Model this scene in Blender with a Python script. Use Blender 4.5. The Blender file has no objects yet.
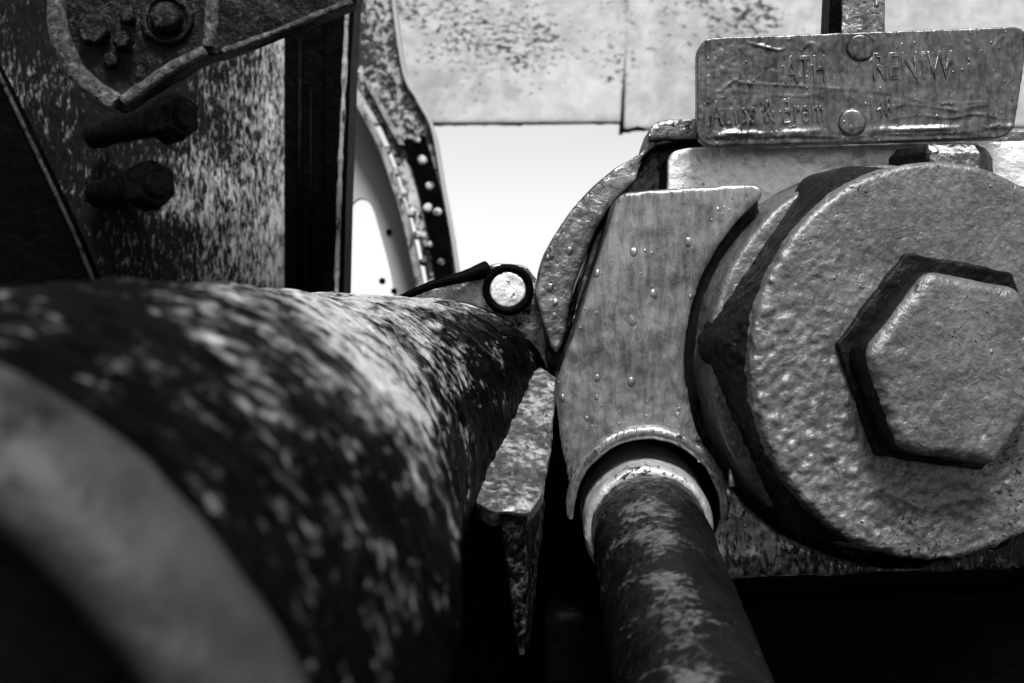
import bpy, bmesh, math, random
from mathutils import Vector, Matrix, noise
random.seed(7)
scene = bpy.context.scene
COL = scene.collection
K = 0.72 / 1024.0                      # metres per pixel at one metre (50 mm lens, 36 mm sensor)


def P(px, py, d):
    return Vector(((px - 512) * K * d, d, -(py - 341.5) * K * d))


# ------------------------------------------------------------------ materials
class NT:
    def __init__(s, mat):
        s.t = mat.node_tree
        s.n = s.t.nodes
        s.l = s.t.links

    def node(s, typ, **kw):
        nd = s.n.new(typ)
        for k, v in kw.items():
            setattr(nd, k, v)
        return nd

    def put(s, sock, v):
        if isinstance(v, bpy.types.NodeSocket):
            s.l.new(v, sock)
        else:
            sock.default_value = v

    def math(s, op, a, b=0.0, c=0.0, clamp=False):
        nd = s.node('ShaderNodeMath', operation=op, use_clamp=clamp)
        for i, v in enumerate((a, b, c)):
            s.put(nd.inputs[i], v)
        return nd.outputs[0]

    def rng(s, v, a, b, c=0.0, d=1.0):
        nd = s.node('ShaderNodeMapRange', interpolation_type='SMOOTHSTEP')
        s.put(nd.inputs[0], v)
        for i, q in zip((1, 2, 3, 4), (a, b, c, d)):
            s.put(nd.inputs[i], q)
        return nd.outputs[0]

    def mapping(s, vec, scale=(1, 1, 1), loc=(0, 0, 0), rot=(0, 0, 0)):
        nd = s.node('ShaderNodeMapping')
        s.put(nd.inputs[0], vec)
        nd.inputs['Location'].default_value = loc
        nd.inputs['Rotation'].default_value = rot
        nd.inputs['Scale'].default_value = scale
        return nd.outputs[0]

    def noise(s, vec, scale, detail=6, rough=0.6, dist=0.0):
        nd = s.node('ShaderNodeTexNoise')
        s.put(nd.inputs['Vector'], vec)
        nd.inputs['Scale'].default_value = scale
        nd.inputs['Detail'].default_value = detail
        nd.inputs['Roughness'].default_value = rough
        nd.inputs['Distortion'].default_value = dist
        return nd.outputs[0]

    def voro(s, vec, scale, feature='F1'):
        nd = s.node('ShaderNodeTexVoronoi', feature=feature)
        s.put(nd.inputs['Vector'], vec)
        nd.inputs['Scale'].default_value = scale
        return nd

    def mix(s, f, a, b):
        nd = s.node('ShaderNodeMix', data_type='FLOAT')
        s.put(nd.inputs[0], f)
        s.put(nd.inputs[2], a)
        s.put(nd.inputs[3], b)
        return nd.outputs[0]


def metal(name, lo=0.06, hi=0.16, rough=(0.3, 0.5), fine=90, large=9, stretch=(1, 1, 1),
          bubble=0.5, crack=0.3, wear_light=None, bump=0.5, dist=0.004, uv=False, edge=0.0,
          fine_h=1.0, large_h=0.6, offs=0.0, metallic=0.0, spec=0.5, bubble_scale=70, grad=None, wear_h=0.25, bare=False, sides=False, lit_map=0.0, blist=0.0):
    """grey painted, worn metal.  wear=(scale, stretch, threshold, width, value, patch_scale, patch_amount)"""
    m = bpy.data.materials.new(name)
    m.use_nodes = True
    t = NT(m)
    bs = t.n['Principled BSDF']
    tc = t.node('ShaderNodeTexCoord')
    co = tc.outputs['UV' if uv else 'Object']
    co = t.mapping(co, loc=(offs, offs * 1.7, offs * 0.6))
    st = t.mapping(co, scale=stretch)
    big = t.noise(co, large, 4, 0.55)
    fin = t.noise(st, fine, 8, 0.62, 0.4)
    mid = t.noise(st, fine * 0.28, 5, 0.6, 0.6)
    v = t.voro(t.mapping(co, scale=(1, 1, 0.75)), bubble_scale)
    sep = t.node('ShaderNodeSeparateColor')
    t.l.new(v.outputs['Color'], sep.inputs[0])
    size = t.math('MULTIPLY_ADD', t.math('POWER', sep.outputs[1], 2.5), 0.34, 0.07)
    dome = t.math('SUBTRACT', 1.0, t.math('DIVIDE', v.outputs['Distance'], size), clamp=True)
    dome = t.math('POWER', dome, 0.6)
    dome = t.math('MULTIPLY', dome, t.math('GREATER_THAN', sep.outputs[0], 0.70))
    wob = t.node('ShaderNodeVectorMath', operation='ADD')
    t.l.new(co, wob.inputs[0])
    sc = t.node('ShaderNodeVectorMath', operation='SCALE')
    nz = t.node('ShaderNodeTexNoise')
    t.l.new(co, nz.inputs['Vector'])
    nz.inputs['Scale'].default_value = 40
    t.l.new(nz.outputs['Color'], sc.inputs[0])
    sc.inputs['Scale'].default_value = 0.03
    t.l.new(sc.outputs[0], wob.inputs[1])
    ve = t.voro(wob.outputs[0], 26, 'DISTANCE_TO_EDGE')
    ck = t.rng(ve.outputs['Distance'], 0.0, 0.045, 1.0, 0.0)
    ck = t.math('MULTIPLY', ck, t.rng(t.noise(co, 14, 3), 0.52, 0.62))
    if blist:
        v2 = t.voro(t.mapping(co, scale=(1, 1, 0.8), loc=(5.2, 1.1, 3.3)), bubble_scale * 2.1)
        s2 = t.node('ShaderNodeSeparateColor')
        t.l.new(v2.outputs['Color'], s2.inputs[0])
        d2 = t.math('SUBTRACT', 1.0, t.math('DIVIDE', v2.outputs['Distance'], t.math('MULTIPLY_ADD', s2.outputs[2], 0.25, 0.12)), clamp=True)
        d2 = t.math('MULTIPLY', t.math('POWER', d2, 0.7), t.math('GREATER_THAN', s2.outputs[0], 0.68))
        d2 = t.math('MULTIPLY', d2, t.rng(t.noise(co, 22, 3), 0.42, 0.62))
        dome = t.math('MULTIPLY_ADD', d2, blist, dome)
    h = t.math('MULTIPLY', fin, 0.30 * fine_h)
    h = t.math('MULTIPLY_ADD', mid, 0.55 * fine_h, h)
    h = t.math('MULTIPLY_ADD', big, large_h, h)
    h = t.math('MULTIPLY_ADD', dome, bubble, h)
    h = t.math('MULTIPLY_ADD', ck, -crack, h)
    colf = t.math('MULTIPLY_ADD', fin, 0.6, t.math('MULTIPLY', big, 0.5))
    colf = t.rng(colf, 0.36, 0.74)
    col = t.mix(colf, lo, hi)
    col = t.mix(t.math('MULTIPLY', ck, min(1.0, crack * 2.2)), col, lo * 0.25)
    ro = t.mix(fin, rough[0], rough[1])
    if wear_light:
        ws, wst, th, wd, val, ps, pa = wear_light
        w = t.noise(t.mapping(co, scale=wst, loc=(3.1, 1.7, 4.4)), ws, 9, 0.68, 0.3)
        pt = t.noise(t.mapping(co, loc=(7.3, 0.2, 1.9)), ps, 3, 0.5)
        w = t.math('MULTIPLY_ADD', t.math('SUBTRACT', pt, 0.5), pa, w)
        if grad:                        # flecks grow along one direction, on some parts painting in light falloff
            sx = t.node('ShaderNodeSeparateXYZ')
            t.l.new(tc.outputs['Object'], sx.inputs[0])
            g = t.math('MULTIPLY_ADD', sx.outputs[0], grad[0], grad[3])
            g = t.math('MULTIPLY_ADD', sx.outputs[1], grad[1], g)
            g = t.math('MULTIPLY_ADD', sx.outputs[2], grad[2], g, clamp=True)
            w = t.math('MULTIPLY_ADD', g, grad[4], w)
        if lit_map:  # per-vertex map of light painted in with pale flecks
            wm = t.node('ShaderNodeAttribute', attribute_name='wear_light')
            w = t.math('MULTIPLY_ADD', wm.outputs['Fac'], lit_map, w)
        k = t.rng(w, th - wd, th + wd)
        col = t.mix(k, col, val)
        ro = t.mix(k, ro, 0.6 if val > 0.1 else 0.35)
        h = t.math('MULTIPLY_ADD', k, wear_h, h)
        if bare:                        # the worn spots are bare metal
            t.put(bs.inputs['Metallic'], t.math('MULTIPLY', k, 0.9))
    if edge:
        ge = t.node('ShaderNodeNewGeometry')
        e = t.rng(ge.outputs['Pointiness'], 0.53, 0.60)
        e = t.math('MULTIPLY', e, t.rng(fin, 0.35, 0.5))
        col = t.mix(t.math('MULTIPLY', e, edge), col, 0.5)
    if sides:                          # black side walls: dirty nut flats, and shade painted into edges and bores
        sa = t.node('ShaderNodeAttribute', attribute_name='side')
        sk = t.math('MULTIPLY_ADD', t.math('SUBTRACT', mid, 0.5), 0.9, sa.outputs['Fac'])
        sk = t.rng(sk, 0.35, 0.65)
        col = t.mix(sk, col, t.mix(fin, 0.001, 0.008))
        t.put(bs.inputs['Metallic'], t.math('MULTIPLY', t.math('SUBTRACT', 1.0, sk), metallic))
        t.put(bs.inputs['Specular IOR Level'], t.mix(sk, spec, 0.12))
    cc = t.node('ShaderNodeCombineColor')
    for i in range(3):
        t.l.new(col, cc.inputs[i])
    t.l.new(cc.outputs[0], bs.inputs['Base Color'])
    t.l.new(ro, bs.inputs['Roughness'])
    if not bare and not sides:
        bs.inputs['Metallic'].default_value = metallic
    if not sides:
        bs.inputs['Specular IOR Level'].default_value = spec
    bp = t.node('ShaderNodeBump')
    bp.inputs['Strength'].default_value = bump
    bp.inputs['Distance'].default_value = dist
    t.l.new(h, bp.inputs['Height'])
    t.l.new(bp.outputs[0], bs.inputs['Normal'])
    return m


M = {}
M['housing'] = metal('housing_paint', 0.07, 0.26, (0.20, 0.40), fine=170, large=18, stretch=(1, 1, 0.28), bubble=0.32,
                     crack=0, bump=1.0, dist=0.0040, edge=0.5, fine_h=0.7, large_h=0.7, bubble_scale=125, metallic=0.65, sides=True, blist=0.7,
                     wear_light=(260, (1, 1, 0.5), 0.74, 0.08, 0.006, 14, 0.45), grad=(0, 0, -7.0, 0.2, 0.24))  # dark oil flecks, denser downward to paint in the light falloff
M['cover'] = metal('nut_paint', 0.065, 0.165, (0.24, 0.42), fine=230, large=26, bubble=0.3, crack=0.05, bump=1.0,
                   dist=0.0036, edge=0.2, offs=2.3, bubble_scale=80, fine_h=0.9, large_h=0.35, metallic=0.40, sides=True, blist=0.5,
                   wear_light=(230, (1, 1, 1), 0.70, 0.06, 0.008, 16, 0.45), grad=(1.5, 0, -5.0, -0.1, 0.15))  # dark flecks denser downward and rightward, painting the face dimmer there
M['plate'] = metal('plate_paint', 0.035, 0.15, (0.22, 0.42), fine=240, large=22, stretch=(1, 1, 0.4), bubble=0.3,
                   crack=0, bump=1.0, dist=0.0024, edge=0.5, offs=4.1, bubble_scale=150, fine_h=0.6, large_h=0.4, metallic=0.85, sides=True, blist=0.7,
                   wear_light=(230, (1, 1, 0.6), 0.72, 0.08, 0.006, 16, 0.4), grad=(4.0, 0, 0, 0.1, 0.14))  # dark flecks thicken to the right, painted as light falling off
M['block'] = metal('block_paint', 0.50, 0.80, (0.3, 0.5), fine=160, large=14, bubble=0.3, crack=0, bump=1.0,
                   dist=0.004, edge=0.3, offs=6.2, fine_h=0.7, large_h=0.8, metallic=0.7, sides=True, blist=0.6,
                   wear_light=(200, (1, 1, 1), 0.67, 0.06, 0.008, 12, 0.55))
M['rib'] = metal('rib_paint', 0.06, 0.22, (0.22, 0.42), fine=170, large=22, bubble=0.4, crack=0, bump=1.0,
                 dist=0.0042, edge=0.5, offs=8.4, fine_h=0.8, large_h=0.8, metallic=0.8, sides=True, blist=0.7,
                 wear_light=(200, (1, 1, 1), 0.66, 0.08, 0.006, 16, 0.5))
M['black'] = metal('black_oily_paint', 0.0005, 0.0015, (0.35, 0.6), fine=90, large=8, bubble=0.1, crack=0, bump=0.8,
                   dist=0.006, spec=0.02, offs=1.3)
M['pipe'] = metal('pipe_paint', 0.001, 0.006, (0.22, 0.40), fine=120, large=20, bubble=0.3, crack=0, bump=1.0, dist=0.008,
                  offs=5.5, spec=0.10, fine_h=1.0, bare=True, lit_map=0.27, blist=0.8,
                  wear_light=(210, (1, 0.8, 1), 0.745, 0.10, 0.15, 42, 0.90))
M['barrel'] = metal('barrel_paint', 0.0004, 0.002, (0.25, 0.42), fine=110, large=14, stretch=(1, 0.45, 1), bubble=0.0,
                    crack=0, bump=1.0, dist=0.022, uv=True, fine_h=1.3, spec=0.015, bare=True, wear_h=0.2, lit_map=0.34,
                    wear_light=(170, (1, 0.55, 1), 0.755, 0.12, 0.50, 34, 0.75))
M['flange'] = metal('flange_paint', 0.014, 0.036, (0.4, 0.6), fine=40, large=14, bubble=0.05, crack=0, bump=0.8,
                    dist=0.01, offs=3.0, spec=0.2, wear_light=(40, (1, 1, 1), 0.58, 0.10, 0.003, 16, 0.7))
M['gusset'] = metal('gusset_paint', 0.03, 0.16, (0.22, 0.42), fine=120, large=20, stretch=(1, 0.6, 1), bubble=0.3,
                    crack=0, bump=1.0, dist=0.008, offs=9.1, edge=0.3, metallic=0.8,
                    wear_light=(160, (1, 0.7, 1), 0.53, 0.12, 0.42, 24, 0.5))
M['rusty'] = metal('flaking_panel', 0.001, 0.004, (0.4, 0.7), fine=200, large=5, stretch=(1, 1, 0.35), bubble=0.1,
                   crack=0, bump=0.8, dist=0.006, offs=0.7, spec=0.1,
                   wear_light=(330, (1, 1, 0.30), 0.675, 0.12, 0.36, 12, 0.55), grad=(6.6, 0, 0, 0.14, 0.28))  # flaking paint, thinned leftward to paint in the dim edge
M['bracket'] = metal('bracket_paint', 0.001, 0.006, (0.25, 0.45), fine=120, large=16, bubble=0.15, crack=0, bump=1.0,
                     dist=0.006, offs=2.9, edge=0.08, spec=0.10, bare=True,
                     wear_light=(170, (1, 1, 1), 0.66, 0.12, 0.14, 12, 0.4), grad=(3.0, 0, 0, 0.1, 0.10))
M['rim'] = metal('pale_rim', 0.002, 0.02, (0.25, 0.45), fine=120, large=16, bubble=0.15, crack=0, bump=1.0,
                 dist=0.005, offs=5.9, spec=0.2, bare=True, wear_light=(170, (1, 1, 1), 0.50, 0.15, 0.13, 12, 0.4))  # paler than the bracket plate so the raised rims show
M['grease_shade'] = metal('grease_and_shade', 0.001, 0.006, (0.3, 0.5), fine=120, large=14, bubble=0.1, crack=0, bump=1.0, dist=0.006,
                    spec=0.12, offs=3.7)  # oily black; also paints shade on recesses and turned facets
M['bare'] = metal('bare_edge', 0.12, 0.3, (0.3, 0.5), fine=100, large=12, bubble=0.1, crack=0, bump=0.9, dist=0.005,
                  wear_light=(120, (1, 1, 0.4), 0.60, 0.05, 0.01, 9, 0.4))
M['white'] = metal('white_flaking_paint', 0.25, 0.46, (0.5, 0.7), fine=40, large=7, bubble=0.0, crack=0, bump=0.3,
                   dist=0.004, offs=1.1, wear_light=(95, (1, 1, 1.8), 0.66, 0.05, 0.015, 5.5, 0.75), grad=(-1.6, 0, 5.0, 0.2, 0.11))
M['girder'] = metal('girder_paint', 0.22, 0.42, (0.5, 0.7), fine=60, large=9, bubble=0.0, crack=0, bump=0.7,
                    dist=0.006, offs=4.0, wear_light=(110, (1, 1, 1), 0.50, 0.05, 0.006, 12, 0.5))
M['pale'] = metal('pale_plate', 0.27, 0.33, (0.5, 0.7), fine=20, large=5, bubble=0.02, crack=0, bump=0.3, dist=0.004)
M['ground'] = metal('ballast', 0.01, 0.03, (0.8, 0.95), fine=9, large=0.4, bubble=0.0, crack=0, bump=1.0, dist=0.03, spec=0.1)


# ------------------------------------------------------------------ object helpers
def thing(name, label, cat, loc=(0, 0, 0), group=None):
    o = bpy.data.objects.new(name, None)
    COL.objects.link(o)
    o.location = loc
    o.empty_display_size = 0.03
    o['label'] = label
    o['category'] = cat
    if group:
        o['group'] = group
    return o


def link_mesh(name, me, mat, parent=None, mat2=None):
    o = bpy.data.objects.new(name, me)
    COL.objects.link(o)
    idx = [p.material_index for p in me.polygons] if mat2 else None
    me.materials.clear()
    me.materials.append(mat)
    if mat2:
        me.materials.append(mat2)
        me.polygons.foreach_set('material_index', idx)
    if parent is not None:
        o.parent = parent
        off = parent.location.copy()
        pp = parent.parent
        while pp is not None:
            off += pp.location
            pp = pp.parent
        me.transform(Matrix.Translation(-off))
    return o


def bake(bm_or_me, mods):
    """apply a list of (type, settings) modifiers and return the finished mesh"""
    if isinstance(bm_or_me, bmesh.types.BMesh):
        me = bpy.data.meshes.new('work')
        bmesh.ops.recalc_face_normals(bm_or_me, faces=bm_or_me.faces)
        bm_or_me.to_mesh(me)
        bm_or_me.free()
    else:
        me = bm_or_me
    o = bpy.data.objects.new('work', me)
    COL.objects.link(o)
    for typ, st in mods:
        md = o.modifiers.new(typ, typ)
        for k, v in st.items():
            setattr(md, k, v)
    dg = bpy.context.evaluated_depsgraph_get()
    dg.update()
    out = bpy.data.meshes.new_from_object(o.evaluated_get(dg))
    bpy.data.objects.remove(o)
    return out


def cut(me, cutter_bm, op='DIFFERENCE'):
    cm = bpy.data.meshes.new('cutter')
    bmesh.ops.recalc_face_normals(cutter_bm, faces=cutter_bm.faces)
    cutter_bm.to_mesh(cm)
    cutter_bm.free()
    co = bpy.data.objects.new('cutter', cm)
    COL.objects.link(co)
    out = bake(me, [('BOOLEAN', dict(object=co, operation=op, solver='EXACT'))])
    bpy.data.objects.remove(co)
    return out


def prism(pts, d, thick, bm=None):
    """outline in photo pixels, standing at depth d, with a real thickness behind it"""
    bm = bm or bmesh.new()
    fr = [bm.verts.new(P(x, y, d)) for x, y in pts]
    bk = [bm.verts.new(v.co + Vector((0, thick, 0))) for v in fr]
    n = len(pts)
    bm.faces.new(fr)
    bm.faces.new(bk[::-1])
    for i in range(n):
        bm.faces.new((fr[i], fr[(i + 1) % n], bk[(i + 1) % n], bk[i]))
    return bm


def smooth_pts(pts, closed=False, n=6):
    """Catmull-Rom through the points"""
    out = []
    m = len(pts)
    rng = range(m if closed else m - 1)
    for i in rng:
        g = (lambda k: pts[k % m]) if closed else (lambda k: pts[max(0, min(m - 1, k))])
        p0, p1, p2, p3 = g(i - 1), g(i), g(i + 1), g(i + 2)
        for j in range(n):
            t = j / n
            out.append(tuple(0.5 * (2 * b + (c - a) * t + (2 * a - 5 * b + 4 * c - e) * t * t + (3 * b - a - 3 * c + e) * t ** 3)
                             for a, b, c, e in zip(p0, p1, p2, p3)))
    if not closed:
        out.append(tuple(pts[-1]))
    return out


def round_poly(pts, r, n=6):
    """round every corner of a polygon by about r pixels"""
    out = []
    m = len(pts)
    for i in range(m):
        p = Vector(pts[i])
        a = Vector(pts[i - 1])
        b = Vector(pts[(i + 1) % m])
        ra = min(r, (a - p).length * 0.45)
        rb = min(r, (b - p).length * 0.45)
        s = p + (a - p).normalized() * ra
        e = p + (b - p).normalized() * rb
        for j in range(n + 1):
            t = j / n
            q = s * (1 - t) ** 2 + p * 2 * t * (1 - t) + e * t * t
            out.append((q.x, q.y))
    return out


def revolve(origin, axis, prof, seg=64, bm=None, up=Vector((0, 0, 1)), phase=0.0, closed=False):
    """prof: list of (distance along axis, radius)"""
    bm = bm or bmesh.new()
    a = Vector(axis).normalized()
    e1 = a.cross(up).normalized()
    e2 = e1.cross(a).normalized()
    rings = []
    for s, r in prof:
        c = Vector(origin) + a * s
        if r < 1e-6:
            rings.append([bm.verts.new(c)])
        else:
            rings.append([bm.verts.new(c + (e1 * math.cos(phase + 2 * math.pi * k / seg) + e2 * math.sin(phase + 2 * math.pi * k / seg)) * r)
                          for k in range(seg)])
    pairs = list(zip(rings[:-1], rings[1:]))
    if closed:
        pairs.append((rings[-1], rings[0]))
    for A, B in pairs:
        for k in range(seg):
            k2 = (k + 1) % seg
            vs = [A[k % len(A)], A[k2 % len(A)], B[k2 % len(B)], B[k % len(B)]]
            u = []
            for v in vs:
                if v not in u:
                    u.append(v)
            if len(u) > 2:
                bm.faces.new(u)
    return bm


def tube(pts, r, bm=None, seg=10, rfun=None):
    bm = bm or bmesh.new()
    rings = []
    n = len(pts)
    for i, p in enumerate(pts):
        t = (Vector(pts[min(i + 1, n - 1)]) - Vector(pts[max(i - 1, 0)])).normalized()
        ref = Vector((0, 1, 0)) if abs(t.y) < 0.9 else Vector((1, 0, 0))
        e1 = t.cross(ref).normalized()
        e2 = t.cross(e1).normalized()
        rr = r if rfun is None else r * rfun(i / max(1, n - 1))
        rings.append([bm.verts.new(Vector(p) + (e1 * math.cos(6.28318 * k / seg) + e2 * math.sin(6.28318 * k / seg)) * rr) for k in range(seg)])
    for A, B in zip(rings[:-1], rings[1:]):
        for k in range(seg):
            bm.faces.new((A[k], A[(k + 1) % seg], B[(k + 1) % seg], B[k]))
    bm.faces.new(rings[0][::-1])
    bm.faces.new(rings[-1])
    return bm


def rough_up(me, fun):
    """push every vertex along its normal by fun(co, normal)"""
    nor = [v.normal.copy() for v in me.vertices]
    for v, n in zip(me.vertices, nor):
        v.co += n * fun(v.co, n)
    me.update()


def fbm(p, s, o=3):
    return noise.fractal(p * s, 1.0, 2.1, o)


def lumps(amp=0.0012, s=30, o=3):
    return lambda co, n: amp * fbm(co, s, o)


def cast(bm, vox, disp=None, smooth=5, bev=None):
    """voxel-welded, softened cast-iron solid with real surface unevenness"""
    mods = []
    if bev:
        mods.append(('BEVEL', dict(width=bev, segments=3, limit_method='ANGLE', angle_limit=0.6)))
    mods.append(('REMESH', dict(mode='VOXEL', voxel_size=vox, use_smooth_shade=True)))
    mods.append(('SMOOTH', dict(factor=0.5, iterations=smooth)))
    me = bake(bm, mods)
    if disp:
        rough_up(me, disp)
    me.polygons.foreach_set('use_smooth', [True] * len(me.polygons))
    return me


def sharp(bm, bev=0.002, seg=3):
    me = bake(bm, [('BEVEL', dict(width=bev, segments=seg, limit_method='ANGLE', angle_limit=0.6, harden_normals=True))])
    return me


def smooth_all(bm):
    me = bpy.data.meshes.new('m')
    bmesh.ops.recalc_face_normals(bm, faces=bm.faces)
    bm.to_mesh(me)
    bm.free()
    me.polygons.foreach_set('use_smooth', [True] * len(me.polygons))
    return me


def attr(me, name, fun):
    a = me.attributes.new(name, 'FLOAT', 'POINT')
    a.data.foreach_set('value', [fun(v.co) for v in me.vertices])
    return me


def sides(me, y0):
    """mark what lies deeper than y0 as side wall"""
    return attr(me, 'side', lambda c: max(0.0, min(1.0, 0.5 + (c.y - y0) / 0.004)))


def struct(o):
    o['kind'] = 'structure'
    return o


# ------------------------------------------------------------------ setting
g = bmesh.new()
bmesh.ops.create_grid(g, x_segments=2, y_segments=2, size=400)
gm = bpy.data.meshes.new('ground')
g.to_mesh(gm)
g.free()
go = struct(link_mesh('ground', gm, M['ground']))
go.location.z = -1.25

# ------------------------------------------------------------------ housing
HD = 0.985
hx = thing('gear_housing', 'dark grey cast housing with arched pipe opening and curved rib behind the big nut', 'housing', P(680, 400, HD))
NUT = Vector(((940 - 512) * K * 0.93, 0.93, -(361 - 341.5) * K * 0.93))

outl = [(618, 192), (752, 183), (764, 187), (763, 212), (800, 232), (1120, 232), (1120, 566), (720, 578), (640, 565), (640, 500), (598, 497), (571, 492), (561, 450), (556, 392), (558, 375), (573, 335), (601, 252)]
b = prism(round_poly(outl, 11), HD, 0.17)
me = bake(b, [])
# round seat for the nut, round mouth for the pipe
c1 = revolve(Vector((NUT.x, HD - 0.02, NUT.z)), (0, 1, 0), [(-0.05, 0), (-0.05, 0.1445), (0.060, 0.1445), (0.060, 0)], 96)
YAW = Matrix.Translation(NUT) @ Matrix.Rotation(math.radians(12), 4, 'Z') @ Matrix.Rotation(math.radians(0.5), 4, 'X') @ Matrix.Translation(-NUT)
c1.transform(YAW)
me = cut(me, c1)
PO = P(648, 527, HD)
MO = P(647, 509, HD)
PDIR = (P(714, 770, 0.64) - PO).normalized()
c2 = revolve(MO - Vector((0, 0.02, 0)), (0, 1, 0), [(0, 0), (0, 0.0505), (0.10, 0.0505), (0.10, 0)], 72)
revolve(MO - Vector((0, 0.02, 0.03)), (0, 1, 0), [(0, 0), (0, 0.0503), (0.099, 0.0503), (0.099, 0)], 72)
me = cut(me, c2)


def house_h(co, n):
    h = 0.0009 * fbm(co, 22, 3) + 0.0004 * fbm(co + Vector((4, 1, 2)), 80, 2)
    low = max(0.0, min(1.0, (-co.z + 0.02) / 0.12))
    h += low * 0.0016 * fbm(co + Vector((7, 0, 3)), 45, 3)
    return h


me = cast(me, 0.0019, house_h, 6)
sides(me, HD + 0.0055)
link_mesh('front_plate', me, M['housing'], hx)

# raised lip over the pipe mouth
pts = [MO + Vector((math.cos(a) * 0.0535, -0.001, math.sin(a) * 0.0535)) for a in [math.radians(-8 + 196 * i / 40) for i in range(41)]]
me = cast(tube(pts, 0.0052, seg=12, rfun=lambda t: 0.35 + 0.65 * math.sin(math.pi * t) ** 0.5), 0.0013, lumps(0.0009, 70), 3)
link_mesh('mouth_lip', me, M['housing'], hx)

# curved flange rib
outer = [(536, 292), (540, 268), (550, 243), (567, 216), (590, 189), (615, 168), (636, 155), (644, 147), (649, 133), (656, 124), (672, 120), (712, 118)]
inner = [(712, 139), (668, 143), (650, 151), (641, 163), (636, 180), (617, 199), (598, 226), (583, 262), (571, 300), (566, 330), (558, 352), (550, 345), (541, 315)]
b = prism(smooth_pts(outer, n=4) + smooth_pts(inner, n=4), 1.06, 0.06)
link_mesh('rib', sides(cast(b, 0.0016, lumps(0.0013, 40), 5), 1.066), M['rib'], hx)
# pad standing on the rib's upper end
b = prism(round_poly([(647, 140), (652, 124), (664, 119), (712, 118), (712, 138), (660, 139)], 6), 1.045, 0.05)
link_mesh('pad', sides(cast(b, 0.0015, lumps(0.001, 50), 4), 1.051), M['rib'], hx)
# recessed back web between rib and front plate
b = prism([(560, 345), (575, 285), (592, 236), (618, 196), (640, 168), (650, 140), (720, 130), (1150, 130), (1150, 640), (720, 640), (690, 560), (610, 530), (560, 420)], 1.105, 0.05)
link_mesh('back_web', cast(b, 0.0026, lumps(0.002, 30), 3), M['rib'], hx)
# narrow raised fillet in front of the web, edge of a second wall
b = prism(smooth_pts([(575, 345), (583, 300), (596, 258), (612, 225), (632, 200)], n=4) + smooth_pts([(622, 198), (604, 222), (588, 256), (577, 298), (569, 342)], n=4), 1.075, 0.04)
link_mesh('inner_rib', sides(cast(b, 0.0016, lumps(0.0012, 50), 3), 1.081), M['rib'], hx)
# light upper block behind the name plate
b = prism(round_poly([(668, 152), (690, 146), (1150, 138), (1150, 300), (668, 300)], 14), 1.045, 0.07)
link_mesh('upper_block', sides(cast(b, 0.0018, lumps(0.0010, 40), 5), 1.052), M['block'], hx)
# underside foot of the housing
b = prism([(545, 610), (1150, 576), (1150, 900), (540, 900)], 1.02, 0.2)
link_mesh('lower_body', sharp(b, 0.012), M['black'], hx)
# paint drips under the nut seat
for x, y, l in ((731, 470, 16), (801, 516, 14), (728, 488, 7), (700, 452, 9)):
    db = tube([P(x - 1, y, HD + 0.001), P(x, y + l * 0.5, HD - 0.0015), P(x + 1, y + l, HD - 0.001)], 0.0026, None, 10, lambda t: 0.35 + 0.65 * t)
    link_mesh('paint_drip', smooth_all(db), M['block'], hx)

# ------------------------------------------------------------------ big nut
nt = thing('hexagon_nut', 'huge grey painted nut with rough round face and a smaller hexagon boss', 'nut', NUT)
R = 0.1430
AP = 0.1305
ph = math.radians(175)
b = bmesh.new()
fr = [b.verts.new(NUT + Vector((R * math.cos(ph + k * math.pi / 3), 0, R * math.sin(ph + k * math.pi / 3)))) for k in range(6)]
bk = [b.verts.new(v.co + Vector((0, 0.085, 0))) for v in fr]
b.faces.new(fr)
b.faces.new(bk[::-1])
for i in range(6):
    b.faces.new((fr[i], fr[(i + 1) % 6], bk[(i + 1) % 6], bk[i]))
me = bake(b, [('BEVEL', dict(width=0.009, segments=4, limit_method='ANGLE', angle_limit=0.6))])
cone = revolve(NUT, (0, 1, 0), [(-0.0001, 0), (-0.0001, AP - 0.004), (0.003, AP - 0.0005), (0.010, AP), (0.027, R + 0.001), (0.09, R + 0.002), (0.09, 0)], 128)
me = cut(me, cone, 'INTERSECT')
b = bmesh.new()
b.from_mesh(me)
revolve(NUT, (0, 1, 0), [(0.0, 0), (0.0, AP - 0.003), (0.003, AP), (0.012, AP), (0.016, AP - 0.006), (0.016, 0)], 128, b)


def nut_h(co, n):
    q = co - NUT
    ang = (-(q.x) * 0.8 - q.z * 0.75) / 0.12          # rougher towards the lower left
    k = max(0.08, min(1.0, 0.35 + 0.75 * ang))
    h = 0.0004 * fbm(co, 18, 2)
    h += k * (0.0013 * fbm(co + Vector((3, 5, 1)), 75, 2) + 0.0014 * fbm(co, 170, 2))
    rr = math.hypot(q.x, q.z)
    a = math.degrees(math.atan2(q.z, q.x)) % 360
    if n.y < -0.5 and 195 < a < 290:                   # weld-like ridge round the boss
        w = rr - (0.094 + 0.002 * math.sin(a * 0.2) + 0.003 * fbm(co, 30, 2))
        h += 0.0013 * (0.6 + fbm(co, 90, 2)) * math.exp(-(w / 0.003) ** 2)
    return h


me = cast(b, 0.0013, nut_h, 5)
sides(me, NUT.y + 0.0105)
me.transform(YAW)
link_mesh('nut_body', me, M['cover'], nt)
BR = 0.0665
b = bmesh.new()
c0 = NUT + Vector((-0.003, -0.034, -0.004))
phb = math.radians(111)
fr = [b.verts.new(c0 + Vector((BR * math.cos(phb + k * math.pi / 3), 0, BR * math.sin(phb + k * math.pi / 3)))) for k in range(6)]
bk = [b.verts.new(v.co + Vector((0, 0.045, 0))) for v in fr]
b.faces.new(fr)
b.faces.new(bk[::-1])
for i in range(6):
    b.faces.new((fr[i], fr[(i + 1) % 6], bk[(i + 1) % 6], bk[i]))


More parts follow.
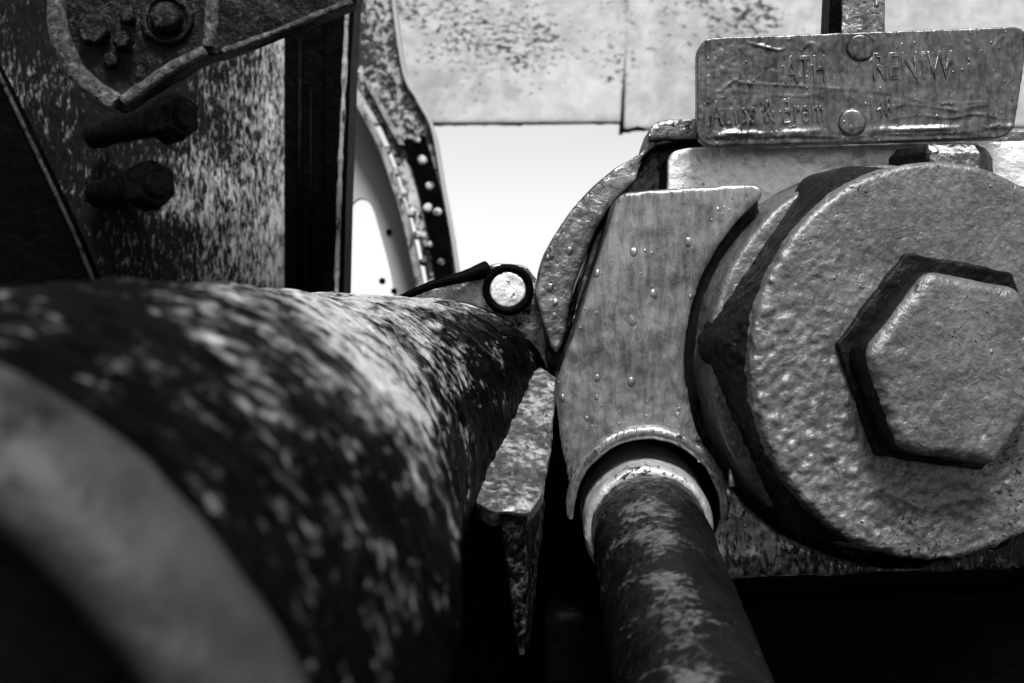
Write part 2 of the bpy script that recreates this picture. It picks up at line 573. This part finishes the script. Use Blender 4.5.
def boss_h(co, n):
    q = co - c0
    k = max(0.15, min(1.0, 0.4 - q.z * 9 - q.x * 4))
    return 0.0006 * fbm(co, 25, 2) + k * (0.0014 * fbm(co + Vector((9, 2, 1)), 55, 2) + 0.001 * fbm(co, 140, 2))


me = cast(b, 0.0011, boss_h, 11, bev=0.008)
sides(me, c0.y + 0.006)
me.transform(YAW)
link_mesh('hexagon_boss', me, M['cover'], nt)
b = bmesh.new()
fr = [b.verts.new(c0 + Vector((0.004, 0.0288, 0.003)) + Vector(((BR + 0.010) * math.cos(phb + k * math.pi / 3), 0, (BR + 0.010) * math.sin(phb + k * math.pi / 3)))) for k in range(6)]
bk = [b.verts.new(v.co + Vector((0, 0.006, 0))) for v in fr]
b.faces.new(fr)
b.faces.new(bk[::-1])
for i in range(6):
    b.faces.new((fr[i], fr[(i + 1) % 6], bk[(i + 1) % 6], bk[i]))
me = cast(b, 0.0011, lumps(0.0012, 50), 12)
me.transform(YAW)
link_mesh('boss_ring', me, M['grease_shade'], nt)  # thin black hexagon makes the dark ring round the boss
b = revolve(NUT, (0, 1, 0), [(0.063, 0.05), (0.063, 0.1335), (0.066, 0.1355), (0.12, 0.1355), (0.12, 0.05)], 96, closed=True)
me = cast(b, 0.0018, lumps(0.001, 60), 3)
me.transform(YAW)
link_mesh('washer', me, M['cover'], nt)

# ------------------------------------------------------------------ small nut above the disc
sn_c = P(941, 171, 1.0)
sn = thing('small_nut', 'small hexagon nut on the top edge of the housing under the name plate', 'nut', sn_c)
b = revolve(sn_c - Vector((0, 0, 0.02)), (0, 0, 1), [(0, 0), (0, 0.0365), (0.029, 0.0365), (0.0355, 0.031), (0.0355, 0)], 6, up=Vector((0, 1, 0)), phase=0.04)
me = cast(b, 0.0009, lumps(0.0007, 60), 3)
for f in me.polygons:                                   # front facet painted as lit, the turned facets painted black as shade
    f.material_index = 0 if (abs(f.center.x - sn_c.x) < 0.017 and f.normal.y < -0.7) else 1
link_mesh('nut_body', me, M['rib'], sn, M['grease_shade'])
b = revolve(sn_c - Vector((0, 0, 0.02)), (0, 0, 1), [(-0.03, 0), (-0.03, 0.03), (0.0, 0.03), (0.0, 0)], 32, up=Vector((0, 1, 0)))
link_mesh('stud', smooth_all(b), M['black'], sn)

# ------------------------------------------------------------------ name plate
ND = 1.005
pc = P(860, 90, ND)
npo = thing('name_plate', 'grey painted rectangular maker plate with worn raised lettering at upper right', 'plate', pc)
oc = [(697, 38), (1030, 26), (1013, 138), (697, 147)]
b = prism(round_poly(oc, 20, 8), ND, 0.012)
SAGS = [([(745, 42), (765, 47), (780, 50), (790, 44), (800, 49), (812, 43), (824, 50)], 0.0014),
        ([(965, 40), (976, 46), (981, 54), (990, 50), (1003, 36)], 0.0012),
        ([(838, 40), (848, 36), (862, 33), (874, 40)], 0.0010),
        ([(842, 56), (850, 63), (862, 65), (872, 60)], 0.0014),
        ([(722, 90), (735, 80), (745, 83), (800, 86), (850, 90), (900, 95), (930, 103), (1000, 102)], 0.0010),
        ([(740, 92), (800, 96), (845, 88), (880, 92), (915, 97)], 0.0008),
        ([(890, 108), (905, 105), (930, 106), (955, 110), (980, 105), (1000, 106)], 0.0010),
        ([(895, 118), (920, 115), (950, 118), (975, 114), (1000, 118)], 0.0009),
        ([(840, 140), (870, 135), (920, 134), (960, 132), (990, 128), (1005, 118)], 0.0012),
        ([(705, 136), (740, 138), (790, 136), (840, 137)], 0.0010)]
SEGS = []
for pl, amp in SAGS:
    pl = smooth_pts(pl, n=5)
    for p0, p1 in zip(pl[:-1], pl[1:]):
        SEGS.append((Vector(p0), Vector(p1), amp))


def plate_h(co, n):
    if n.y > -0.4:
        return 0.0002 * fbm(co, 60, 2)
    x = 512 + co.x / (K * ND)
    y = 341.5 - co.z / (K * ND)
    h = 0.0003 * fbm(co, 35, 2) + 0.0004 * fbm(co + Vector((1, 6, 2)), 130, 2)
    h -= 0.0005 * max(0, min(1, 1.6 - (x - 700) / 90)) * abs(fbm(co, 220, 2))
    q = Vector((x, y))
    sg = 0.0
    for p0, p1, amp in SEGS:
        if abs(p0.x - x) > 30:
            continue
        dv = p1 - p0
        t = max(0, min(1, (q - p0).dot(dv) / dv.length_squared))
        r2 = (q - p0 - dv * t).length_squared
        if r2 < 40:
            sg = max(sg, amp * 0.6 * math.exp(-r2 / 2.0))
    h += sg * (0.15 + 0.8 * max(0, 0.4 + fbm(co, 60, 2)))
    # raised border
    e = min(x - 699, 144 - (x - 697) * 0.026 - y)
    h += 0.0012 * (0.7 + fbm(co, 50, 2)) * math.exp(-((e - 9) / 3.0) ** 2)
    return h


link_mesh('plate_body', sides(cast(b, 0.0009, plate_h, 3), ND + 0.0045), M['plate'], npo)


def text_mesh(body, px, py, height, sx, extr, shear=0.0):
    cu = bpy.data.curves.new('t', 'FONT')
    cu.body = body
    cu.size = height
    cu.extrude = extr
    cu.bevel_depth = 0.0004
    cu.bevel_resolution = 2
    cu.space_character = 1.12
    cu.shear = shear
    o = bpy.data.objects.new('t', cu)
    COL.objects.link(o)
    dg = bpy.context.evaluated_depsgraph_get()
    me = bpy.data.meshes.new_from_object(o.evaluated_get(dg))
    bpy.data.objects.remove(o)
    me.transform(Matrix.Diagonal((sx, 1, 1, 1)))
    me.transform(Matrix.Rotation(math.radians(90), 4, 'X') )
    me.transform(Matrix.Rotation(math.radians(-1.8), 4, 'Y'))
    me.transform(Matrix.Translation(P(px, py, ND + 0.0004)))
    rough_up(me, lambda co, n: 0.0006 * fbm(co, 150, 2))
    return me


LS = K * ND
link_mesh('lettering', text_mesh('ATH', 785, 83, 38 * LS, 0.52, 0.0013), M['plate'], npo)
link_mesh('lettering', text_mesh('RENIW', 872, 80, 38 * LS, 0.62, 0.0011), M['plate'], npo)
link_mesh('lettering', text_mesh('Aulps & Brem', 711, 125, 34 * LS, 0.53, 0.0013), M['plate'], npo)
link_mesh('lettering', text_mesh('148', 868, 118, 30 * LS, 0.5, 0.0012), M['plate'], npo)
for x, y in ((860, 48), (852, 123)):
    q = P(x, y, ND)
    b = revolve(q, (0, -1, 0), [(-0.004, 0), (-0.004, 0.0098), (0.0012, 0.0098), (0.0022, 0.0085), (0.0026, 0.004), (0.0027, 0)], 32)
    link_mesh('rivet', cast(b, 0.0007, lumps(0.0003, 120), 2), M['plate'], npo)
# two stand-off brackets behind the plate
for x in (760, 960):
    b = prism([(x - 14, 60), (x + 14, 60), (x + 14, 125), (x - 14, 125)], ND + 0.0125, 0.03)
    link_mesh('stand_off', sharp(b, 0.002), M['black'], npo)

# upright strap above the plate
us = thing('upright_strap', 'narrow grey flat bar rising behind the top edge of the name plate', 'bar', P(863, 20, 1.06))
b = prism([(842, -60), (886, -60), (886, 140), (842, 140)], 1.06, 0.012)
link_mesh('flat_bar', cast(b, 0.0016, lumps(0.001, 40), 3), M['rib'], us)
b = prism([(833, -60), (842, -60), (842, 130), (824, 130)], 1.064, 0.03)
link_mesh('rear_web', sharp(b, 0.001), M['black'], us)

# ------------------------------------------------------------------ pipe
po = thing('pipe', 'dark painted pipe coming forward out of the arched housing mouth', 'pipe', PO)
b = bmesh.new()
L = 0.55
me = bmesh.new()
prof = [(-0.06, 0)] + [(-0.06 + (L + 0.06) * i / 150, 0.0395) for i in range(151)] + [(L, 0)]
revolve(PO, PDIR, prof, 96, me)
pm = smooth_all(me)
rough_up(pm, lambda co, n: 0.0013 * fbm(co, 38, 3) + 0.0005 * fbm(co, 120, 2))


def pipe_highlight(c):  # paints a highlight stripe along the top of the pipe
    q = c - PO
    q = q - PDIR * q.dot(PDIR)
    ang = math.degrees(math.atan2(q.z, q.x))
    return math.exp(-((ang - 104) / 24.0) ** 2)


link_mesh('tube', attr(pm, 'wear_light', pipe_highlight), M['pipe'], po)
b = revolve(PO, PDIR, [(-0.06, 0.0385), (-0.06, 0.0447), (0.004, 0.0447), (0.008, 0.0432), (0.009, 0.0385)], 72, closed=True)
link_mesh('gland_ring', cast(b, 0.0012, lumps(0.0009, 60), 3), M['block'], po)

# ------------------------------------------------------------------ foreground barrel
A0 = Vector((-0.176, 0.35, -0.141))
B0 = Vector((-0.063, 1.10, -0.100))
AX = (B0 - A0).normalized()
LEN = 0.73
bo = thing('cast_barrel', 'large black barrel casting with flaked skin and thick end flange in left foreground', 'casting', A0)


STA = []
for d_, xc_, top_, r_ in ((0.34, -227, 375, 565), (0.42, -35, 300, 440), (0.5, 95, 283, 362), (0.6, 172, 283, 292), (0.7, 225, 287, 238),
                          (0.8, 270, 290, 200), (0.9, 325, 294, 163), (1.0, 398, 297, 122), (1.1, 452, 304, 93), (1.2, 495, 325, 68)):
    q_ = P(xc_, top_ + r_, d_)                           # centre of the round section at this distance
    STA.append((d_, q_.x, q_.z, r_ * K * d_))


def station(d):
    for i in range(len(STA) - 1):
        if d <= STA[i + 1][0] or i == len(STA) - 2:
            a, b_, c_, e_ = STA[max(0, i - 1)], STA[i], STA[i + 1], STA[min(len(STA) - 1, i + 2)]
            t = (d - b_[0]) / (c_[0] - b_[0])
            f = [0.5 * (2 * q + (r_ - p) * t + (2 * p - 5 * q + 4 * r_ - w_) * t * t + (3 * q - p - 3 * r_ + w_) * t ** 3)
                 for p, q, r_, w_ in zip(a[1:], b_[1:], c_[1:], e_[1:])]
            return Vector((f[0], d, f[1])), f[2]


NS, NA = 420, 640
e1 = AX.cross(Vector((0, 0, 1))).normalized()
e2 = e1.cross(AX).normalized()
b = bmesh.new()
uvl = b.loops.layers.uv.new('UVMap')
rows = []
th0, th1 = math.radians(-80), math.radians(150)          # e1 points right: from below right over the top to the left
for i in range(NS + 1):
    s = -0.004 + (LEN + 0.12) * (i / NS)
    c, r = station(0.35 + s)
    row = []
    for k in range(NA + 1):
        th = th0 + (th1 - th0) * k / NA
        u, v = s, th * 0.145
        q = Vector((u * 75, v * 30, 0))
        h = 0.0016 * noise.fractal(q, 1.0, 2.0, 3) + 0.0018 * noise.fractal(Vector((u * 20, v * 8, 4)), 1.0, 2.0, 2)
        h += 0.0005 * noise.noise(Vector((u * 240, v * 24, 9)))
        # a few long gouges
        gk = noise.noise(Vector((u * 14 + 30, v * 5, 2)))
        h -= 0.0035 * max(0, 1 - abs(gk) * 16) * max(0, noise.noise(Vector((u * 7, v * 9, 20))))
        row.append((b.verts.new(c + (e1 * math.cos(th) + e2 * math.sin(th)) * (r + h)), (u, v)))
    rows.append(row)
for i in range(NS):
    for k in range(NA):
        q = (rows[i][k], rows[i][k + 1], rows[i + 1][k + 1], rows[i + 1][k])
        f = b.faces.new([x[0] for x in q])
        f.smooth = True
        for lp, x in zip(f.loops, q):
            lp[uvl].uv = x[1]
# close the underside so that it is a full solid of revolution
for i in range(NS):
    pass
bm2 = b
N2 = 60
low = []
for i in range(0, NS + 1, 10):
    s = -0.004 + (LEN + 0.12) * (i / NS)
    c, r = station(0.35 + s)
    r -= 0.002
    low.append([bm2.verts.new(c + (e1 * math.cos(t) + e2 * math.sin(t)) * r) for t in [th1 - 0.03 + (2 * math.pi + th0 - th1 + 0.06) * k / N2 for k in range(N2 + 1)]])
for A, B in zip(low[:-1], low[1:]):
    for k in range(N2):
        f = bm2.faces.new((A[k], A[k + 1], B[k + 1], B[k]))
        f.smooth = True
mb = bpy.data.meshes.new('barrel')
bmesh.ops.recalc_face_normals(b, faces=b.faces)
b.to_mesh(mb)
b.free()


def barrel_lit(c):
    """pale flecks gathered on the upper right shoulder to paint it lit, black elsewhere"""
    p, r = station(max(0.345, c.y))
    th = math.degrees(math.atan2(c.z - p.z, c.x - p.x))
    d = c.y
    a = math.exp(-((d - 0.64) / (0.21 if d < 0.64 else 0.25)) ** 2 - ((th - 47) / (46.0 if th > 47 else 33.0)) ** 2)
    t = max(0.0, min(1.0, (d - 0.68) / 0.18))
    return min(1.0, a + 0.95 * t * math.exp(-((th - 82) / 30.0) ** 2))


link_mesh('barrel_skin', attr(mb, 'wear_light', barrel_lit), M['barrel'], bo)
fl = [(-0.046, 0), (-0.046, 0.078), (-0.038, 0.086), (-0.012, 0.088), (-0.012, 0.124), (-0.030, 0.127), (-0.041, 0.129), (-0.048, 0.133), (-0.050, 0.139), (-0.046, 0.147),
      (-0.036, 0.154), (-0.026, 0.156), (-0.018, 0.153), (-0.013, 0.143), (-0.012, 0.136), (0.01, 0.132), (0.01, 0)]
FO = A0 + Vector((-0.004, 0.022, -0.003))
mf = smooth_all(revolve(FO, AX, [(a_, r_ - 0.001) for a_, r_ in smooth_pts(fl, n=4)], 160))
for f in mf.polygons:
    q = f.center - FO
    if 0.084 < (q - AX * q.dot(AX)).length < 0.1262 or q.dot(AX) > -0.020:
        f.material_index = 1  # black painted into the recess and the groove as their shade
rough_up(mf, lumps(0.0014, 26, 3))
link_mesh('end_flange', mf, M['flange'], bo, M['grease_shade'])
# gusset wedge that ties the barrel to the housing
hb = bmesh.new()
for x, y, d in ((540, 366, 1.07), (557, 378, 1.05), (551, 440, 0.96), (543, 490, 0.89), (529, 512, 0.86), (490, 511, 0.85), (455, 486, 0.87), (466, 440, 0.96), (500, 392, 1.06)):
    v = hb.verts.new(P(x, y, d))
    hb.verts.new(v.co + Vector((0, 0.02, -0.012)))
bmesh.ops.convex_hull(hb, input=hb.verts)
link_mesh('gusset', cast(hb, 0.0012, lumps(0.0013, 50, 3), 5), M['gusset'], bo)
hb = bmesh.new()
for x, y, d in ((499, 511, 0.856), (526, 511, 0.864), (545, 500, 1.0), (500, 500, 1.0), (524, 655, 0.90), (519, 655, 0.90), (530, 640, 1.0)):
    hb.verts.new(P(x, y, d))
bmesh.ops.convex_hull(hb, input=hb.verts)
link_mesh('gusset_fin', cast(hb, 0.0012, lumps(0.0014, 60, 3), 4), M['bracket'], bo)  # darker material than the gusset, painting the fin as shaded

# ------------------------------------------------------------------ lug with pin
lo = thing('pin_lug', 'triangular lug with a round pale pin end between barrel and housing', 'lug', P(508, 290, 1.12))
b = prism(round_poly([(400, 298), (470, 273), (492, 264), (526, 264), (541, 285), (552, 395), (530, 350), (500, 318), (470, 303)], 6), 1.12, 0.03)
link_mesh('lug_web', sides(cast(b, 0.0013, lumps(0.0012, 50), 3), 1.1255), M['rib'], lo)
b = tube([P(398, 299, 1.105), P(430, 286, 1.105), P(470, 275, 1.11), P(488, 268, 1.115)], 0.0068, seg=12, rfun=lambda t: 0.35 + 0.65 * t)
link_mesh('lug_edge', cast(b, 0.0013, lumps(0.001, 60), 2), M['black'], lo)
pn = P(508, 290, 1.12)
b = revolve(pn, (0, -1, 0), [(-0.02, 0.0142), (-0.02, 0.0200), (0.012, 0.0200), (0.014, 0.018), (0.013, 0.0142)], 48, closed=True)
link_mesh('pin_bush', smooth_all(b), M['black'], lo)
b = revolve(pn, (0, -1, 0), [(-0.02, 0), (-0.02, 0.0140), (0.010, 0.0148), (0.0125, 0.0135), (0.0125, 0)], 48)
link_mesh('pin', cast(b, 0.0009, lumps(0.0006, 90), 2), M['block'], lo)

# dark frame member behind the barrel and housing
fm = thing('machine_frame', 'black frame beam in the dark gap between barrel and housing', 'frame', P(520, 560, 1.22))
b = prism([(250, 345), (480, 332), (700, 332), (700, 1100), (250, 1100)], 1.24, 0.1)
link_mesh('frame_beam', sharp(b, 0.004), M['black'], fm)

# ------------------------------------------------------------------ left side: panel, strut, post, bracket
RD = 1.36
rp = thing('flaking_panel', 'black steel panel with vertically flaking pale paint behind the bracket', 'panel', P(190, 170, RD))
b = prism([(-160, -90), (300, -90), (300, 520), (-160, 520)], RD, 0.01)
link_mesh('panel_sheet', cast(b, 0.003, lumps(0.0008, 20), 2), M['rusty'], rp)
st = thing('diagonal_strut', 'black diagonal strut crossing the far left edge of the panel', 'strut', P(40, 190, 1.30))
b = prism([(-150, -60), (-30, 20), (4, 85), (40, 160), (75, 235), (105, 310), (130, 420), (-150, 420)], 1.31, 0.03)
link_mesh('strut_plate', sharp(b, 0.002), M['black'], st)
b = tube([P(-30, 20, 1.308), P(4, 85, 1.308), P(40, 160, 1.308), P(75, 235, 1.308), P(105, 310, 1.308), P(130, 420, 1.308)], 0.0022, seg=8)
link_mesh('strut_edge', smooth_all(b), M['bracket'], st)

ps = thing('upright_post', 'black upright steel post with one bright worn edge left of the sky gap', 'post', P(320, 150, 1.33))
b = prism([(284, -90), (330, -90), (330, 520), (284, 520)], 1.345, 0.05)
link_mesh('post_web', sharp(b, 0.003), M['black'], ps)
b = prism([(326, -90), (360, -90), (351, 60), (346, 200), (343, 330), (340, 520), (320, 520), (322, 300)], 1.325, 0.06)
link_mesh('post_flange', sharp(b, 0.002), M['black'], ps)
b = tube([P(350, -60, 1.322), P(345, 60, 1.322), P(341, 150, 1.322), P(338, 230, 1.322), P(336, 330, 1.322)], 0.0026, seg=8)
me = cast(b, 0.0011, lumps(0.0012, 60), 1)
link_mesh('post_edge', me, M['bare'], ps)
b = tube([P(300, 40, 1.343), P(299, 330, 1.343)], 0.0035, seg=8)
tube([P(311, 90, 1.343), P(310, 330, 1.343)], 0.002, b, seg=8)
link_mesh('post_rib', smooth_all(b), M['black'], ps)

BD = 1.17
bk_ = thing('cast_bracket', 'dark cast bracket with raised rim and bolts in the upper left corner', 'bracket', P(150, 30, BD))
b = prism(round_poly([(50, -90), (50, 30), (64, 70), (118, 110), (206, 56), (226, 52), (300, 24), (356, 2), (400, -90)], 6), BD, 0.028)
link_mesh('bracket_plate', cast(b, 0.0018, lumps(0.0015, 35), 4), M['bracket'], bk_)


def bead(pts, r, d=BD):
    return cast(tube([P(x, y, d) for x, y in smooth_pts(pts, n=6)], r, seg=12), 0.0013, lumps(0.001, 60), 2)


link_mesh('rim', bead([(58, -60), (57, 0), (60, 34), (74, 68), (96, 90), (117, 104)], 0.0085), M['rim'], bk_)
link_mesh('rim', bead([(122, 102), (145, 86), (175, 66), (206, 50)], 0.0050), M['rim'], bk_)
link_mesh('rim', bead([(213, -60), (212, 0), (211, 30), (208, 48)], 0.0060), M['rim'], bk_)
link_mesh('rim', bead([(222, 52), (260, 38), (300, 22), (352, 1)], 0.0030), M['rim'], bk_)
q = P(168, 20, BD)
b = revolve(q, (0, -1, 0), [(-0.01, 0), (-0.01, 0.022), (0.004, 0.022), (0.006, 0.020), (0.006, 0.0165), (0.002, 0.016), (0.002, 0.0135), (0.012, 0.0125), (0.015, 0.009), (0.0155, 0)], 40)
link_mesh('boss', cast(b, 0.0011, lumps(0.0008, 70), 2), M['bracket'], bk_)
for x, y, r, hgt in ((95, 32, 0.0135, 0.014), (124, 44, 0.008, 0.02), (112, 62, 0.007, 0.012), (128, 18, 0.007, 0.012)):
    q = P(x, y, BD)
    b = revolve(q, (0.15, -1, 0), [(-0.01, 0), (-0.01, r), (hgt * 0.8, r), (hgt, r * 0.82), (hgt, 0)], 6, phase=x * 0.1)
    link_mesh('bolt', cast(b, 0.0011, lumps(0.0008, 70), 1), M['bracket'], bk_)

KG = 'dark bolt ends below the bracket'
for (x0, y0, x1, y1, r, lab) in ((130, 128, 186, 116, 0.020, 'upper black bolt end with nut sticking out just under the bracket'),
                                 (122, 190, 158, 184, 0.021, 'lower black bolt end with nut standing out from the flaking panel')):
    a_, c_ = P(x0, y0, 1.30), P(x1, y1, 1.24)
    kn = thing('bolt_end', lab, 'bolt', a_, KG)
    ax = (c_ - a_)
    ln = ax.length
    b = revolve(a_, ax, [(-0.06, 0), (-0.06, r * 0.62), (ln * 0.5, r * 0.62), (ln, r * 0.6), (ln + 0.004, r * 0.5), (ln + 0.004, 0)], 24)
    link_mesh('rod', cast(b, 0.0014, lumps(0.0018, 40), 2), M['grease_shade'], kn)
    b = revolve(a_, ax, [(ln * 0.55, 0), (ln * 0.55, r * 0.9), (ln * 0.6, r * 1.08), (ln * 0.9, r * 1.08), (ln * 0.97, r * 0.9), (ln * 0.97, 0)], 6, phase=0.4)
    link_mesh('nut', cast(b, 0.0014, lumps(0.0018, 40), 5), M['grease_shade'], kn)

# ------------------------------------------------------------------ background wagon side and girder
WD = 1.95
wg = thing('wagon_side', 'white painted wagon side of large sheets with dark flaked spots in the background', 'panel', P(620, 60, WD))
b = prism([(250, -260), (621, -260), (627, 40), (620, 123), (433, 125), (250, 127)], WD, 0.012)
link_mesh('sheet', cast(b, 0.004, lumps(0.0007, 9), 1), M['white'], wg)
b = prism([(629, -260), (1300, -260), (1300, 128), (645, 130), (624, 131)], WD + 0.004, 0.012)
link_mesh('sheet', cast(b, 0.004, lumps(0.0007, 9), 1), M['white'], wg)
b = prism([(621, -260), (629.5, -260), (630, 40), (623.5, 133), (619.5, 133), (626, 40)], WD + 0.016, 0.02)
link_mesh('seam', sharp(b, 0.001), M['black'], wg)
b = tube([P(620, 131, WD), P(628, 131, WD), P(638, 128, WD), P(645, 130, WD)], 0.0028, seg=8)
link_mesh('hook', smooth_all(b), M['black'], wg)
b = tube([P(420 + 5 * i_, 125.2 - 0.0105 * 5 * i_ + random.uniform(-0.7, 0.7), WD - 0.001) for i_ in range(41)], 0.0022, seg=6, rfun=lambda t: 0.45 + 0.55 * abs(math.sin(t * 23) * math.sin(t * 7 + 1)))
link_mesh('lower_edge', smooth_all(b), M['black'], wg)

GD = 1.72
gd = thing('riveted_girder', 'riveted girder with curved pale flange tapering down left of the sky gap', 'girder', P(410, 180, GD))
web = smooth_pts([(352, -80), (352, 60), (362, 95), (385, 135), (405, 195), (420, 245), (430, 300)], n=5) + smooth_pts([(459, 300), (452, 240), (442, 185), (432, 130), (405, 70), (385, -80)], n=5)
b = prism(web, GD, 0.012)
link_mesh('girder_web', cast(b, 0.0022, lumps(0.001, 30), 1), M['girder'], gd)
b = prism(smooth_pts([(402, 140), (415, 180), (428, 235), (437, 300)], n=5) + smooth_pts([(456, 300), (449, 240), (439, 185), (425, 135)], n=5), GD - 0.006, 0.008)
link_mesh('dark_strip', sharp(b, 0.002), M['black'], gd)


def ribbon(pts, w, d0, thick):
    pts = smooth_pts(pts, n=6)
    b = prism([(x - w / 2, y) for x, y in pts] + [(x + w / 2, y) for x, y in pts[::-1]], d0, thick)
    return b


link_mesh('flange_edge', sharp(ribbon([(351, 92), (366, 118), (382, 150), (396, 190), (408, 232), (422, 300)], 7, GD - 0.03, 0.045), 0.002), M['bare'], gd)
link_mesh('flange_edge', sharp(ribbon([(366, 80), (380, 105), (392, 128), (402, 145)], 6, GD - 0.012, 0.02), 0.002), M['bare'], gd)
link_mesh('flange_edge', sharp(ribbon([(384, -80), (402, 62), (418, 100), (433, 130), (443, 185), (453, 240), (461, 300)], 4, GD - 0.012, 0.03), 0.001), M['pale'], gd)
for x, y in ((388, 150), (395, 172), (403, 192), (411, 212), (417, 235), (423, 262), (422, 160), (430, 186), (428, 208), (437, 212), (441, 262), (416, 140), (428, 245)):
    q = P(x, y, GD - 0.006)
    k = random.uniform(0.65, 1.05)
    b = revolve(q, (random.uniform(-0.25, 0.25), -1, 0.1), [(-0.004, 0), (-0.004, 0.0066 * k), (0.0015, 0.0062 * k), (0.0035, 0.004 * k), (0.004, 0)], 20)
    me = smooth_all(b)
    rough_up(me, lumps(0.0012, 90))
    link_mesh('rivet', me, M['girder'], gd)
b = prism(smooth_pts([(330, 330), (335, 235), (352, 205), (362, 199), (372, 207), (382, 240), (392, 280), (398, 330)], n=5) +
          smooth_pts([(436, 330), (415, 262), (400, 205), (384, 152), (352, 96), (320, 60)], n=5) + [(300, 60), (300, 330)], GD + 0.02, 0.012)
link_mesh('pale_plate', sharp(b, 0.001), M['pale'], gd)
for x, y in ((389, 232), (382, 281), (394, 291)):
    q = P(x, y, GD + 0.02)
    b = revolve(q, (0, -1, 0), [(-0.004, 0), (-0.004, 0.0042), (0.002, 0.0036), (0.003, 0)], 14)
    link_mesh('small_bolt', smooth_all(b), M['black'], gd)

# ------------------------------------------------------------------ light
SUN_EL, SUN_AZ = math.radians(57), math.radians(8)      # azimuth: to the right of straight behind the camera
sd = Vector((math.sin(SUN_AZ) * math.cos(SUN_EL), -math.cos(SUN_AZ) * math.cos(SUN_EL), math.sin(SUN_EL)))
sl = bpy.data.lights.new('sun', 'SUN')
sl.energy = 3.2
sl.angle = math.radians(14)
so = bpy.data.objects.new('sun', sl)
COL.objects.link(so)
so.rotation_euler = (-sd).to_track_quat('-Z', 'Y').to_euler()
w = bpy.data.worlds.new('World')
scene.world = w
w.use_nodes = True
nt_ = w.node_tree
sky = nt_.nodes.new('ShaderNodeTexSky')
sky.sky_type = 'NISHITA'
sky.sun_disc = False
sky.sun_elevation = SUN_EL
sky.sun_rotation = math.atan2(sd.x, sd.y)
bw = nt_.nodes.new('ShaderNodeRGBToBW')                  # the photograph is black and white
bg = nt_.nodes['Background']
nt_.links.new(sky.outputs[0], bw.inputs[0])
nt_.links.new(bw.outputs[0], bg.inputs['Color'])
bg.inputs['Strength'].default_value = 0.08

# ------------------------------------------------------------------ camera
cam = bpy.data.cameras.new('camera')
cam.lens = 50
cam.sensor_width = 36
cam.clip_start = 0.02
cam.clip_end = 2000
cam.dof.use_dof = True
cam.dof.focus_distance = 0.98
cam.dof.aperture_fstop = 9.5
co = bpy.data.objects.new('camera', cam)
COL.objects.link(co)
co.rotation_euler = (math.radians(90), 0, 0)
scene.camera = co
vs = scene.view_settings
scene.display_settings.display_device = 'sRGB'
vs.view_transform = 'Standard'
vs.look = 'None'
vs.exposure = 1.15
vs.gamma = 1.0
